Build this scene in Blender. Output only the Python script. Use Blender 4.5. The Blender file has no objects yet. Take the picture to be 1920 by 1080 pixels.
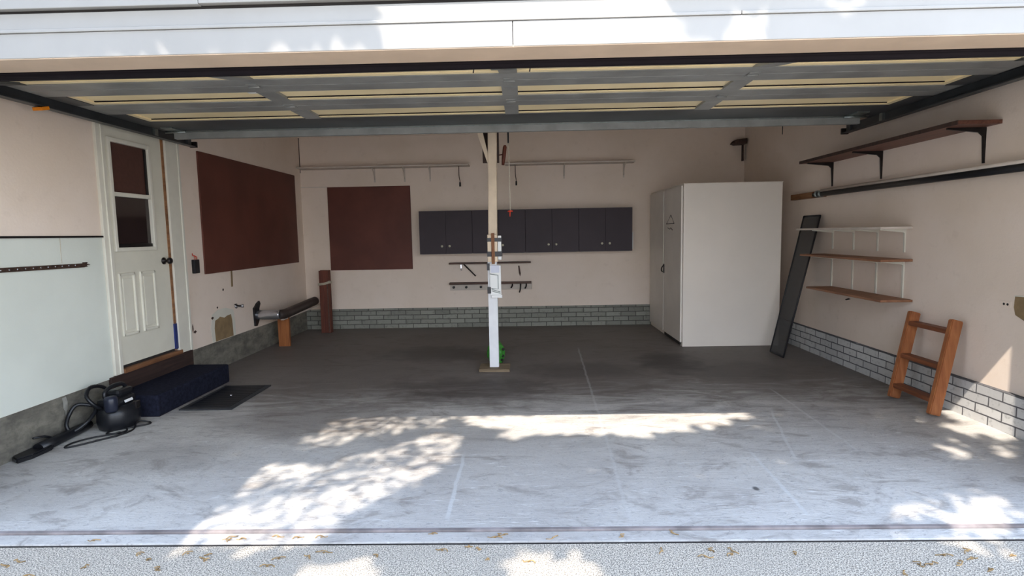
import bpy, bmesh, math, random
from mathutils import Vector, Matrix

S = bpy.context.scene
COL = S.collection
R = random.Random(7)

# ------------------------------------------------------------------ camera
cd = bpy.data.cameras.new('camera')
cam = bpy.data.objects.new('camera', cd)
COL.objects.link(cam)
cd.sensor_width = 36.0
cd.lens = 1061.7 / 1920 * 36.0
cd.clip_start = 0.05
PITCH, YAW, ROLL = 0.095465, -0.021319, -0.018493
_fw = Vector((math.sin(YAW) * math.cos(PITCH), math.cos(YAW) * math.cos(PITCH), -math.sin(PITCH)))
_rt = Vector((math.cos(YAW), -math.sin(YAW), 0))
_up = _rt.cross(_fw)
_r2 = _rt * math.cos(ROLL) + _up * math.sin(ROLL)
_u2 = -_rt * math.sin(ROLL) + _up * math.cos(ROLL)
M = Matrix.Identity(4)
for i in range(3):
    M[i][0], M[i][1], M[i][2] = _r2[i], _u2[i], -_fw[i]
M.translation = Vector((0, 0, 1.4))
cam.matrix_world = M
S.camera = cam

# ------------------------------------------------------------------ light
S.view_settings.view_transform = 'Standard'
S.view_settings.look = 'None'
S.view_settings.gamma = 1.0
S.view_settings.use_curve_mapping = False
S.view_settings.exposure = 0.52
SUN_DIR = Vector((0.38, 1.0, -1.30)).normalized()
sl = bpy.data.lights.new('sun', 'SUN')
sl.energy = 6.2
sl.angle = math.radians(0.42)
sl.color = (1.0, 0.90, 0.78)
sun = bpy.data.objects.new('sun', sl)
COL.objects.link(sun)
sun.rotation_euler = SUN_DIR.to_track_quat('-Z', 'Y').to_euler()

W = bpy.data.worlds.new('sky')
S.world = W
W.use_nodes = True
nt = W.node_tree
nt.nodes.clear()
tc = nt.nodes.new('ShaderNodeTexCoord')
sx = nt.nodes.new('ShaderNodeSeparateXYZ')
ramp = nt.nodes.new('ShaderNodeValToRGB')
bg = nt.nodes.new('ShaderNodeBackground')
wo = nt.nodes.new('ShaderNodeOutputWorld')
nt.links.new(tc.outputs['Generated'], sx.inputs[0])
nt.links.new(sx.outputs['Z'], ramp.inputs[0])
nt.links.new(ramp.outputs[0], bg.inputs[0])
nt.links.new(bg.outputs[0], wo.inputs[0])
ramp.color_ramp.elements[0].position = 0.0
ramp.color_ramp.elements[0].color = (0.72, 0.73, 0.74, 1)
ramp.color_ramp.elements[1].position = 0.75
ramp.color_ramp.elements[1].color = (0.40, 0.54, 0.82, 1)
e = ramp.color_ramp.elements.new(0.3)
e.color = (0.84, 0.95, 1.12, 1)
bg.inputs[1].default_value = 3.6

# ------------------------------------------------------------------ materials
def lin(c):
    return tuple(((v / 255) / 12.92 if v / 255 <= 0.04045 else ((v / 255 + 0.055) / 1.055) ** 2.4) for v in c) + (1,)

class NG:
    def __init__(self, name):
        self.m = bpy.data.materials.new(name)
        self.m.use_nodes = True
        self.t = self.m.node_tree
        self.b = self.t.nodes['Principled BSDF']
        self._co = None
    def n(self, typ, **kw):
        x = self.t.nodes.new(typ)
        for k, v in kw.items():
            setattr(x, k, v)
        return x
    def l(self, a, b):
        self.t.links.new(a, b)
    def co(self):
        if self._co is None:
            self._co = self.n('ShaderNodeNewGeometry').outputs['Position']
        return self._co
    def mapping(self, scale=(1, 1, 1), rot=(0, 0, 0), loc=(0, 0, 0)):
        mp = self.n('ShaderNodeMapping')
        mp.inputs['Scale'].default_value = scale
        mp.inputs['Rotation'].default_value = rot
        mp.inputs['Location'].default_value = loc
        self.l(self.co(), mp.inputs[0])
        return mp.outputs[0]
    def noise(self, scale, vec=None, detail=4, rough=0.55, dist=0.0):
        x = self.n('ShaderNodeTexNoise')
        x.inputs['Scale'].default_value = scale
        x.inputs['Detail'].default_value = detail
        x.inputs['Roughness'].default_value = rough
        x.inputs['Distortion'].default_value = dist
        self.l(vec if vec is not None else self.co(), x.inputs['Vector'])
        return x.outputs['Fac']
    def rng(self, fac, a, b, lo=0.0, hi=1.0, smooth=True):
        x = self.n('ShaderNodeMapRange')
        if smooth:
            x.interpolation_type = 'SMOOTHSTEP'
        for i, v in ((1, a), (2, b), (3, lo), (4, hi)):
            x.inputs[i].default_value = v
        self.l(fac, x.inputs[0])
        return x.outputs[0]
    def mix(self, fac, a, b, mode='MIX'):
        x = self.n('ShaderNodeMix', data_type='RGBA', blend_type=mode)
        for sock, v in ((x.inputs[0], fac), (x.inputs[6], a), (x.inputs[7], b)):
            if hasattr(v, 'links'):
                self.l(v, sock)
            elif isinstance(v, (int, float)):
                sock.default_value = v
            else:
                sock.default_value = v
        return x.outputs[2]
    def math(self, op, a, b=0.0):
        x = self.n('ShaderNodeMath', operation=op)
        for sock, v in ((x.inputs[0], a), (x.inputs[1], b)):
            if hasattr(v, 'links'):
                self.l(v, sock)
            else:
                sock.default_value = v
        return x.outputs[0]
    def bump(self, h, strength=0.3, dist=0.01):
        x = self.n('ShaderNodeBump')
        x.inputs['Strength'].default_value = strength
        x.inputs['Distance'].default_value = dist
        self.l(h, x.inputs['Height'])
        self.l(x.outputs[0], self.b.inputs['Normal'])
    def color(self, c):
        if hasattr(c, 'links'):
            self.l(c, self.b.inputs['Base Color'])
        else:
            self.b.inputs['Base Color'].default_value = c
    def done(self, rough=0.6, metal=0.0, spec=0.4):
        self.b.inputs['Roughness'].default_value = rough
        self.b.inputs['Metallic'].default_value = metal
        self.b.inputs['Specular IOR Level'].default_value = spec
        return self.m

def paint(name, c, rough=0.6, var=0.08, sc=6, bump=0.0, bsc=120, metal=0.0, spec=0.4):
    g = NG(name)
    c = lin(c)
    d = tuple(v * (1 - 2.2 * var) for v in c[:3]) + (1,)
    g.color(g.mix(g.rng(g.noise(sc), 0.3, 0.7), c, d))
    if bump:
        g.bump(g.noise(bsc, detail=2), bump, 0.004)
    return g.done(rough, metal, spec)

def wood(name, c1, c2, axis='Y', rough=0.6, sc=1.0):
    g = NG(name)
    s = {'X': (2, 30, 30), 'Y': (30, 2, 30), 'Z': (30, 30, 2)}[axis]
    f = g.noise(1.0 * sc, g.mapping(s), 5, 0.6, 0.8)
    k = g.rng(g.noise(3.0), 0.35, 0.7, 0, 0.35)
    g.color(g.mix(k, g.mix(g.rng(f, 0.3, 0.7), lin(c1), lin(c2)), lin(tuple(v * 0.75 for v in c2))))
    g.bump(f, 0.15, 0.003)
    return g.done(rough)

M_ = {}
# wall paint: warm white with orange-peel texture and faint scuffs
g = NG('wall_paint')
big = g.rng(g.noise(0.9, detail=5, rough=0.6), 0.35, 0.7)
sm = g.rng(g.noise(9, detail=4, rough=0.7), 0.55, 0.8, 0, 0.35)
g.color(g.mix(sm, g.mix(big, lin((238, 222, 208)), lin((230, 213, 196))), lin((212, 194, 176))))
g.bump(g.noise(55, detail=3, rough=0.6), 0.25, 0.004)
M_['wall'] = g.done(0.75, spec=0.25)
M_['ceiling'] = paint('ceiling_paint', (236, 224, 208), 0.8, 0.05, 2)
M_['trim'] = paint('white_trim_paint', (224, 220, 206), 0.45, 0.03, 8)
M_['soffit'] = paint('beige_soffit', (206, 182, 158), 0.7, 0.05, 5)
M_['doorpaint'] = paint('door_paint', (224, 220, 204), 0.5, 0.03, 5, 0.05, 60)
M_['locker'] = paint('locker_white', (240, 230, 218), 0.5, 0.02, 2)
M_['locker_door'] = paint('locker_door_white', (236, 228, 218), 0.5, 0.03, 3)
M_['siding'] = paint('siding_white', (164, 162, 158), 0.5, 0.03, 3, 0.06, 30)
M_['frame'] = paint('dark_steel_frame', (146, 147, 144), 0.38, 0.12, 5, 0.05, 80, 0.1)
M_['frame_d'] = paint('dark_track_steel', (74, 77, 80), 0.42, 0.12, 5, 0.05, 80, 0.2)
M_['darkrail'] = paint('dark_bottom_rail', (27, 21, 25), 0.7, 0.1, 4, spec=0.12)
M_['rubber'] = paint('black_rubber', (26, 21, 25), 0.75, 0.1, 8, spec=0.12)
M_['panel'] = paint('tan_panel', (255, 234, 186), 0.3, 0.04, 3)
M_['galv'] = paint('galvanised_steel', (150, 158, 156), 0.35, 0.12, 25, 0.05, 60, 0.8)
M_['board'] = paint('brown_board', (104, 57, 46), 0.6, 0.12, 2.0, 0.06, 90)
M_['cabinet'] = paint('dark_cabinet', (54, 42, 50), 0.55, 0.08, 3)
M_['knob'] = paint('pale_knob', (205, 200, 180), 0.3, 0.02)
M_['metal'] = paint('dark_metal', (52, 48, 48), 0.4, 0.1, 20, 0, 10, 0.7)
M_['iron'] = paint('dark_iron', (60, 50, 46), 0.5, 0.12, 12)
M_['chrome'] = paint('bright_metal', (200, 200, 205), 0.25, 0.05, 20, 0, 10, 0.9)
M_['carpet'] = paint('navy_carpet', (34, 36, 50), 0.95, 0.2, 40, 0.6, 300, spec=0.1)
M_['mat'] = paint('rubber_mat', (52, 52, 54), 0.8, 0.15, 20, 0.3, 120)
M_['black'] = paint('black_plastic', (24, 25, 29), 0.35, 0.1, 10)
M_['blueblack'] = paint('blue_black_plastic', (34, 38, 52), 0.3, 0.05)
M_['blackcord'] = paint('black_cord', (20, 20, 22), 0.5, 0.05)
M_['white'] = paint('white_plastic', (228, 228, 226), 0.4, 0.02)
M_['shelfpaint'] = paint('cream_shelf_paint', (214, 202, 190), 0.6, 0.06, 6)
M_['cream'] = paint('cream_post_paint', (228, 208, 182), 0.6, 0.08, 5, 0.1, 60)
M_['postwhite'] = paint('white_post_paint', (228, 228, 230), 0.5, 0.04, 6, 0.06, 60)
M_['redplastic'] = paint('red_plastic', (196, 60, 36), 0.4, 0.05)
M_['orange'] = paint('orange_tag', (240, 140, 20), 0.5, 0.05)
M_['green'] = paint('green_plastic', (70, 150, 58), 0.4, 0.2, 12)
M_['blue'] = paint('blue_paint', (34, 48, 110), 0.5, 0.08)
M_['bare'] = paint('bare_plaster', (150, 126, 92), 0.85, 0.12, 12, 0.3, 60)
M_['rust'] = paint('rusty_steel', (70, 50, 40), 0.7, 0.25, 30, 0.2, 90)
M_['gap'] = paint('shadow_gap', (40, 36, 34), 0.8, 0.05)
M_['paper'] = paint('paper_label', (205, 208, 222), 0.7, 0.03)
M_['tape'] = paint('black_tape', (30, 28, 34), 0.35, 0.05)
M_['copper'] = wood('weathered_lath', (160, 110, 66), (112, 66, 38), 'Z')
M_['twine'] = paint('pale_twine', (200, 190, 170), 0.8, 0.1, 60)
M_['ladder'] = wood('ladder_wood', (176, 112, 68), (142, 82, 46), 'Z', 0.55)
M_['ladder_rung'] = wood('ladder_rung_wood', (138, 82, 52), (104, 58, 36), 'Y', 0.55)
M_['redwood'] = wood('red_stained_wood', (116, 62, 44), (86, 42, 30), 'Z', 0.6)
M_['block'] = wood('orange_brown_wood', (160, 98, 52), (122, 70, 36), 'Z', 0.6)
M_['darkshelf'] = wood('dark_shelf_wood', (128, 82, 66), (92, 56, 46), 'Y', 0.5)
M_['brownshelf'] = wood('brown_shelf_wood', (168, 120, 88), (134, 90, 64), 'Y', 0.6)
M_['strip'] = wood('brown_strip_wood', (104, 76, 64), (76, 54, 46), 'X', 0.6)
M_['sill'] = wood('threshold_wood', (146, 102, 70), (104, 68, 44), 'Y', 0.6)
M_['riser'] = wood('dark_riser_wood', (66, 48, 42), (44, 32, 30), 'Y', 0.7)
M_['ledger'] = wood('ledger_wood', (158, 112, 74), (120, 80, 50), 'Y', 0.6)
M_['plate'] = wood('plate_wood', (140, 122, 98), (104, 88, 68), 'X', 0.8)
M_['darkwood'] = wood('dark_stained_wood', (78, 58, 50), (56, 40, 36), 'Z', 0.7)
M_['beam'] = wood('beam_wood', (150, 130, 108), (120, 100, 80), 'X', 0.8)
M_['leaf'] = paint('green_leaf', (82, 112, 54), 0.6, 0.2, 3)
M_['bark'] = wood('tree_bark', (96, 80, 66), (60, 50, 42), 'Z', 0.9)
M_['straw'] = paint('dry_leaf', (176, 144, 98), 0.8, 0.25, 30)
M_['roofing'] = paint('roofing_brown', (110, 96, 86), 0.8, 0.1, 4)

# glass of the entry door: dark room with a brown blind behind it
g = NG('door_glass')
g.color(lin((46, 34, 32)))
M_['glass'] = g.done(0.08, 0, 0.5)
M_['blind'] = paint('brown_blind', (84, 54, 46), 0.6, 0.08, 30)

# screen mesh, partly see-through
g = NG('screen_mesh')
g.color(lin((74, 74, 76)))
g.b.inputs['Alpha'].default_value = 0.72
M_['screen'] = g.done(0.6, 0.0)
M_['screenframe'] = paint('screen_frame', (40, 38, 42), 0.5, 0.05)

# wood-grey foundation concrete
g = NG('foundation_concrete')
f1 = g.noise(3.0, g.mapping((1, 1.2, 3)), 6, 0.65)
f2 = g.rng(g.noise(14, detail=5, rough=0.7), 0.45, 0.75, 0, 0.5)
g.color(g.mix(f2, g.mix(g.rng(f1, 0.3, 0.7), lin((136, 132, 120)), lin((98, 95, 88))), lin((74, 72, 66))))
g.bump(g.noise(40, detail=5, rough=0.7), 0.4, 0.006)
M_['foundation'] = g.done(0.85, spec=0.2)

def brick(name, axis, c1, c2, mort):
    g = NG(name)
    sp = g.n('ShaderNodeSeparateXYZ')
    g.l(g.co(), sp.inputs[0])
    cb = g.n('ShaderNodeCombineXYZ')
    g.l(sp.outputs[axis], cb.inputs[0])
    g.l(sp.outputs['Z'], cb.inputs[1])
    # slight waviness so the joints are not ruler straight
    nz = g.n('ShaderNodeTexNoise')
    nz.inputs['Scale'].default_value = 7
    g.l(g.co(), nz.inputs['Vector'])
    va = g.n('ShaderNodeVectorMath', operation='MULTIPLY_ADD')
    va.inputs[1].default_value = (0.012, 0.012, 0)
    g.l(nz.outputs['Color'], va.inputs[0])
    g.l(cb.outputs[0], va.inputs[2])
    b = g.n('ShaderNodeTexBrick')
    g.l(va.outputs[0], b.inputs['Vector'])
    b.inputs['Scale'].default_value = 1.0
    b.inputs['Brick Width'].default_value = 0.225
    b.inputs['Row Height'].default_value = 0.069
    b.inputs['Mortar Size'].default_value = 0.0055
    b.inputs['Mortar Smooth'].default_value = 0.2
    b.inputs['Bias'].default_value = 0.0
    b.inputs['Color1'].default_value = lin(c1)
    b.inputs['Color2'].default_value = lin(c2)
    b.inputs['Mortar'].default_value = lin(mort)
    k = g.rng(g.noise(22, detail=5, rough=0.75), 0.52, 0.7, 0, 0.55)
    g.color(g.mix(k, b.outputs['Color'], lin(tuple(v * 0.72 for v in c2))))
    h = g.math('SUBTRACT', g.math('MULTIPLY', g.noise(60, detail=4), 0.25), b.outputs['Fac'])
    g.bump(h, 0.6, 0.006)
    return g.done(0.8, spec=0.25)
M_['brick_r'] = brick('painted_brick_right', 'Y', (206, 206, 204), (182, 182, 182), (88, 88, 92))
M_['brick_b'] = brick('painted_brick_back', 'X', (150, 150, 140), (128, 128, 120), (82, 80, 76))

# garage slab
g = NG('slab_concrete')
sp = g.n('ShaderNodeSeparateXYZ')
g.l(g.co(), sp.inputs[0])
PX, PY = sp.outputs['X'], sp.outputs['Y']
n_big = g.noise(0.55, detail=6, rough=0.6, dist=0.4)
n_str = g.noise(1.0, g.mapping((1.6, 6, 1), (0, 0, 0.12)), 7, 0.7, 1.2)
n_fin = g.noise(1.0, g.mapping((6, 38, 1), (0, 0, -0.08)), 5, 0.7, 1.2)
base = g.mix(g.rng(n_big, 0.32, 0.68), lin((204, 201, 196)), lin((176, 172, 168)))
base = g.mix(g.rng(n_str, 0.45, 0.75, 0, 0.4), base, lin((150, 146, 144)))
n_med = g.noise(1.0, g.mapping((2.2, 4.2, 1), (0, 0, 0.35)), 7, 0.68, 1.5)
base = g.mix(g.rng(n_med, 0.5, 0.66, 0, 0.6), base, lin((132, 124, 118)))
n_scr = g.noise(1.0, g.mapping((14, 26, 1), (0, 0, -0.5)), 6, 0.75, 2.5)
base = g.mix(g.rng(n_scr, 0.54, 0.64, 0, 0.6), base, lin((140, 138, 138)))
base = g.mix(g.rng(n_fin, 0.56, 0.7, 0, 0.5), base, lin((232, 232, 230)))
# stains mixed with painted shade: slab colour darkens further in (edge broken up by noise)
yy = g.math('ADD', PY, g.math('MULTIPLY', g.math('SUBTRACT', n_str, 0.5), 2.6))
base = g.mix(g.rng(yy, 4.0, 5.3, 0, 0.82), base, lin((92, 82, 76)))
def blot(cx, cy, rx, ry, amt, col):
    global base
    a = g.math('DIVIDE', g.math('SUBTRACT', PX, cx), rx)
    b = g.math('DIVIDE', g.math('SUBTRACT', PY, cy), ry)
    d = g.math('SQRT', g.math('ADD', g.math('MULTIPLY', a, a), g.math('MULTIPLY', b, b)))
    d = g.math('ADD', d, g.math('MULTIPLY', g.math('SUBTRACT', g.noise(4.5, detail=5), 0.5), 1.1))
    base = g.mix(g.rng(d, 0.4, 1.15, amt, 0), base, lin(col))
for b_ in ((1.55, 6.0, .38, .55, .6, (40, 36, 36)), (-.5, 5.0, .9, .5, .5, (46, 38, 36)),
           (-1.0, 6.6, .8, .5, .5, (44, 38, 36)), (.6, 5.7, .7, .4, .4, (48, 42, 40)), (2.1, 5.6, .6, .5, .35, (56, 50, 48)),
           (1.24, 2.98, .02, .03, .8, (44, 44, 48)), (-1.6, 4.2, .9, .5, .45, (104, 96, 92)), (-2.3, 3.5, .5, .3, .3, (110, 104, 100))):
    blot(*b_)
# chalky control joints
wob = g.math('MULTIPLY', g.math('SUBTRACT', g.noise(5, detail=4), 0.5), 0.035)
for (jx, slope, y0, y1, w, amt) in ((-.40, 0.0, 2.62, 3.6, .011, .75), (.50, .035, 2.62, 6.9, .010, .3),
                                    (1.37, .05, 2.62, 3.6, .011, .7), (1.42, .28, 3.3, 4.4, .010, .5), (2.04, .05, 3.4, 5.0, .010, .35)):
    xx = g.math('SUBTRACT', PX, g.math('ADD', jx, g.math('MULTIPLY', g.math('SUBTRACT', PY, 2.6), slope)))
    d = g.math('ABSOLUTE', g.math('ADD', xx, wob))
    m = g.math('MULTIPLY', g.rng(d, w * .5, w * 1.4, amt, 0), g.math('MULTIPLY', g.rng(PY, y0, y0 + .15), g.rng(PY, y1 - .25, y1, 1, 0)))
    base = g.mix(m, base, lin((206, 206, 204)))
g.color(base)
g.bump(g.math('ADD', g.math('ADD', n_fin, n_scr), g.math('MULTIPLY', g.noise(70, detail=4), 0.5)), 0.45, 0.012)
M_['slab'] = g.done(0.55, spec=0.35)

g = NG('driveway_concrete')
v = g.n('ShaderNodeTexVoronoi')
v.inputs['Scale'].default_value = 130
g.l(g.co(), v.inputs['Vector'])
ag = g.rng(g.noise(170, detail=2), 0.4, 0.62)
bs = g.mix(ag, lin((214, 204, 188)), lin((112, 107, 100)))
bs = g.mix(g.rng(g.noise(1.6, detail=5), 0.45, 0.75, 0, 0.5), bs, lin((166, 160, 150)))
bs = g.mix(g.rng(g.noise(9, detail=6, rough=0.8), 0.6, 0.75, 0, 0.6), bs, lin((112, 96, 76)))
g.color(bs)
g.bump(v.outputs['Distance'], 0.35, 0.006)
M_['driveway'] = g.done(0.85, spec=0.2)

# ------------------------------------------------------------------ mesh helpers
def bm_box(bm, x0, x1, y0, y1, z0, z1, bev=0.0, rot=None, piv=None):
    lo = Vector((min(x0, x1), min(y0, y1), min(z0, z1)))
    hi = Vector((max(x0, x1), max(y0, y1), max(z0, z1)))
    t = bmesh.new()
    bmesh.ops.create_cube(t, size=1)
    for v in t.verts:
        v.co = Vector([lo[i] + (v.co[i] + .5) * (hi[i] - lo[i]) for i in range(3)])
    if bev:
        b = min(bev, 0.45 * min(hi - lo))
        bmesh.ops.bevel(t, geom=t.edges[:], offset=b, segments=2, affect='EDGES', profile=0.6)
    if rot is not None:
        p = Vector(piv) if piv is not None else (lo + hi) / 2
        bmesh.ops.rotate(t, verts=t.verts, cent=p, matrix=rot)
    me = bpy.data.meshes.new('tmp')
    t.to_mesh(me); t.free()
    bm.from_mesh(me)
    bpy.data.meshes.remove(me)
    return bm

def box(*a, **k):
    return bm_box(bmesh.new(), *a, **k)

def bm_tube(bm, pts, r, seg=10, closed=False, cap=True):
    """tube along a polyline; r is a number or a list of radii"""
    pts = [Vector(p) for p in pts]
    n = len(pts)
    rs = r if isinstance(r, (list, tuple)) else [r] * n
    rings = []
    ref = None
    for i, p in enumerate(pts):
        if closed:
            t = (pts[(i + 1) % n] - pts[i - 1]).normalized()
        else:
            a, b = pts[max(i - 1, 0)], pts[min(i + 1, n - 1)]
            t = (b - a).normalized()
        if ref is None:
            ref = Vector((0, 0, 1)) if abs(t.z) < .9 else Vector((1, 0, 0))
        u = (ref - t * ref.dot(t))
        if u.length < 1e-5:
            u = t.orthogonal()
        u.normalize()
        ref = u
        w = t.cross(u)
        rings.append([bm.verts.new(p + (u * math.cos(2 * math.pi * k / seg) + w * math.sin(2 * math.pi * k / seg)) * rs[i]) for k in range(seg)])
    for i in range(n if closed else n - 1):
        a, b = rings[i], rings[(i + 1) % n]
        for k in range(seg):
            f = bm.faces.new((a[k], a[(k + 1) % seg], b[(k + 1) % seg], b[k]))
            f.smooth = True
    if cap and not closed:
        bm.faces.new(rings[0][::-1])
        bm.faces.new(rings[-1])
    return bm

def tube(*a, **k):
    return bm_tube(bmesh.new(), *a, **k)

def bm_prism(bm, poly, axis, a, b):
    """extrude a 2D polygon along axis ('X': poly=(y,z), 'Y': (x,z), 'Z': (x,y)) from a to b"""
    def P(u, v, w):
        return {'X': (w, u, v), 'Y': (u, w, v), 'Z': (u, v, w)}[axis]
    A = [bm.verts.new(P(u, v, a)) for u, v in poly]
    B = [bm.verts.new(P(u, v, b)) for u, v in poly]
    n = len(poly)
    bm.faces.new(A); bm.faces.new(B[::-1])
    for i in range(n):
        bm.faces.new((A[i], B[i], B[(i + 1) % n], A[(i + 1) % n]))
    bmesh.ops.recalc_face_normals(bm, faces=bm.faces[:])
    return bm

def prism(*a):
    return bm_prism(bmesh.new(), *a)

def bm_lathe(bm, prof, cen, axis='Z', seg=20):
    """prof: list of (radius, height); revolve round axis through cen"""
    cen = Vector(cen)
    rings = []
    for r_, h in prof:
        ring = []
        for k in range(seg):
            a = 2 * math.pi * k / seg
            c, s = r_ * math.cos(a), r_ * math.sin(a)
            d = {'Z': (c, s, h), 'X': (h, c, s), 'Y': (s, h, c)}[axis]
            ring.append(bm.verts.new(cen + Vector(d)))
        rings.append(ring)
    for a, b in zip(rings, rings[1:]):
        for k in range(seg):
            f = bm.faces.new((a[k], a[(k + 1) % seg], b[(k + 1) % seg], b[k]))
            f.smooth = True
    bm.faces.new(rings[0][::-1]); bm.faces.new(rings[-1])
    bmesh.ops.recalc_face_normals(bm, faces=bm.faces[:])
    return bm

def lathe(*a, **k):
    return bm_lathe(bmesh.new(), *a, **k)

def curve_pts(ctrl, n=8, closed=False):
    """Catmull-Rom through control points"""
    c = [Vector(p) for p in ctrl]
    out = []
    m = len(c)
    for i in range(m if closed else m - 1):
        p0 = c[i - 1] if (closed or i > 0) else c[0]
        p1, p2 = c[i], c[(i + 1) % m]
        p3 = c[(i + 2) % m] if (closed or i + 2 < m) else c[-1]
        for k in range(n):
            t = k / n
            out.append(0.5 * ((2 * p1) + (p2 - p0) * t + (2 * p0 - 5 * p1 + 4 * p2 - p3) * t * t + (3 * p1 - p0 - 3 * p2 + p3) * t ** 3))
    if not closed:
        out.append(c[-1])
    return out

WLOC = {}
def obj(name, bm, mat, parent=None):
    me = bpy.data.meshes.new(name)
    off = WLOC.get(parent.name, Vector((0, 0, 0))) if parent else None
    if parent is None:
        # origin at the base centre of the mesh
        xs = [v.co for v in bm.verts]
        lo = [min(c[i] for c in xs) for i in range(3)]
        hi = [max(c[i] for c in xs) for i in range(3)]
        off = Vector(((lo[0] + hi[0]) / 2, (lo[1] + hi[1]) / 2, lo[2]))
    for v in bm.verts:
        v.co -= off
    bm.to_mesh(me); bm.free()
    me.materials.append(M_[mat])
    o = bpy.data.objects.new(name, me)
    COL.objects.link(o)
    if parent:
        o.parent = parent
    else:
        o.location = off
    WLOC[o.name] = off
    return o

def thing(name, label, cat, loc, group=None):
    o = bpy.data.objects.new(name, None)
    o.empty_display_size = 0.1
    COL.objects.link(o)
    o.location = loc
    WLOC[o.name] = Vector(loc)
    o['label'] = label; o['category'] = cat
    if group:
        o['group'] = group
    return o

def tag(o, label, cat, group=None, kind=None):
    o['label'] = label; o['category'] = cat
    if group:
        o['group'] = group
    if kind:
        o['kind'] = kind
    return o

def struct(name, bm, mat, label=None, cat=None):
    o = obj(name, bm, mat)
    o['kind'] = 'structure'
    if label:
        o['label'] = label; o['category'] = cat
    return o

def part_label(o, text):
    o['label'] = text
    return o

# ------------------------------------------------------------------ the place
XL, XR, YB, YF, ZC = -3.32, 3.27, 8.53, 2.58, 2.95

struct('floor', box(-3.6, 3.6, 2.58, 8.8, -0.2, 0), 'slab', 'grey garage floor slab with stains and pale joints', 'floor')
bm = bmesh.new()
bm_box(bm, -3.6, 3.6, 2.478, 2.562, -0.2, -0.006, 0.003)
struct('trim_1', bm, 'slab', 'narrow concrete apron strip along the garage threshold', 'floor')
M_['seal'] = paint('threshold_shadow', (158, 148, 146), 0.8, 0.25, 6)  # colour stands in for the shadowed step at the slab edge
struct('trim_21', box(-3.3, 3.3, 2.566, 2.586, -.02, .003, .001), 'seal', 'strip coloured as the shadow line where the garage slab ends', 'trim')
struct('trim_23', box(-3.6, 3.6, 2.455, 2.48, -.06, -.0135), 'gap')
struct('driveway', box(-25, 25, -30, 2.462, -0.3, -0.012), 'driveway', 'speckled concrete driveway before the garage', 'driveway')
struct('ceiling', box(-3.6, 3.6, 2.6, 8.8, ZC, ZC + 0.15), 'ceiling', 'cream garage ceiling above the raised door', 'ceiling')

# left wall with the door opening
bm = bmesh.new()
bm_box(bm, XL - .16, XL, 2.58, 4.47, 0.30, ZC)
bm_box(bm, XL - .16, XL, 5.42, YB + .1, 0.30, ZC)
bm_box(bm, XL - .16, XL, 4.47, 5.42, 2.44, ZC)
wl = struct('wall_left', bm, 'wall', 'cream left wall with rough texture and a side door', 'wall')
bm = bmesh.new()
pts = [(5.94, .305), (5.93, .45), (5.95, .53), (6.02, .545), (6.05, .56), (6.10, .545), (6.14, .535), (6.2, .55), (6.28, .555), (6.30, .49), (6.305, .40), (6.31, .305)]
bm_prism(bm, pts, 'X', XL - .01, XL + .003)
part_label(obj('exposed_patch', bm, 'bare', wl), 'bare tan patch where the plaster is broken away')
bm = bmesh.new()
bm_prism(bm, [(5.88, .303), (5.86, .46), (5.90, .60), (6.02, .64), (6.18, .64), (6.34, .60), (6.37, .46), (6.36, .303)], 'X', XL - .01, XL + .0015)
part_label(obj('filler_patch', bm, 'trim', wl), 'pale filler round the broken patch')
bm = bmesh.new()
for (y, z, w, h) in ((5.55, .47, .05, .02), (5.53, .50, .018, .06), (6.0, .66, .03, .015), (5.88, .56, .05, .02), (6.14, .84, .03, .02)):
    bm_prism(bm, [(y, z), (y + w * .4, z - h * .6), (y + w, z + h * .2), (y + w * .6, z + h), (y + w * .1, z + h * .7)], 'X', XL - .005, XL + .002)
obj('chip', bm, 'rust', wl)
bm = bmesh.new()
bm_prism(bm, [(6.33, .86), (6.37, .86), (6.375, 1.04), (6.34, 1.04)], 'X', XL - .005, XL + .002)
part_label(obj('stain', bm, 'bare', wl), 'brown drip stain under the big board')
# upper lining board of the left wall (a sheet edge above the dark strip)
struct('wall_left_lining', box(XL - .005, XL + .006, 2.6, 4.40, 1.445, 2.9), 'wall')
M_['wainscot'] = paint('white_lining', (222, 226, 216), 0.6, 0.03, 2, 0.15, 70)
struct('wall_left_wainscot', box(XL - .005, XL + .004, 2.6, 4.41, .302, 1.43), 'wainscot')
struct('baseboard_left', box(XL - .2, XL - .004, 2.58, YB + .1, -0.05, 0.30, 0.004), 'foundation', 'rough grey concrete footing under the left wall', 'footing')
bm = prism([(3.90, .285), (3.935, .288), (3.945, .25), (3.94, .20), (3.93, .17), (3.932, .11), (3.922, .10), (3.918, .18), (3.905, .21), (3.908, .25)], 'X', XL - .006, XL - .0025)
M_['drip'] = paint('pale_drip', (158, 156, 148), 0.7, 0.15, 20)
part_label(obj('paint_drip', bm, 'drip', bpy.data.objects['baseboard_left']), 'white paint drip on the footing')

struct('wall_right', box(XR, XR + .16, 2.58, YB + .1, 0.26, ZC), 'wall', 'cream right wall carrying shelves', 'wall')
struct('baseboard_right', box(XR - .035, XR + .16, 2.58, YB + .1, -0.05, 0.272, 0.004), 'brick_r', 'painted brick footing under the right wall', 'footing')
struct('wall_back', box(XL - .16, XR + .16, YB, YB + .16, 0.30, ZC), 'wall', 'cream rear wall of the garage', 'wall')
struct('baseboard_back', box(XL - .16, XR + .16, YB - .02, YB + .16, -0.05, 0.302, 0.004), 'brick_b', 'painted brick footing under the rear wall', 'footing')
bm = bmesh.new()
bm_box(bm, XL, -0.77, YB - .03, YB, 2.875, ZC)
struct('trim_2', bm, 'wall', 'ledger board at the top of the rear wall', 'trim')
struct('trim_3', box(XL, XL + .008, YB - .008, YB, 2.36, 2.94), 'darkwood', 'dark corner bead in the rear left corner', 'trim')

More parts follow.
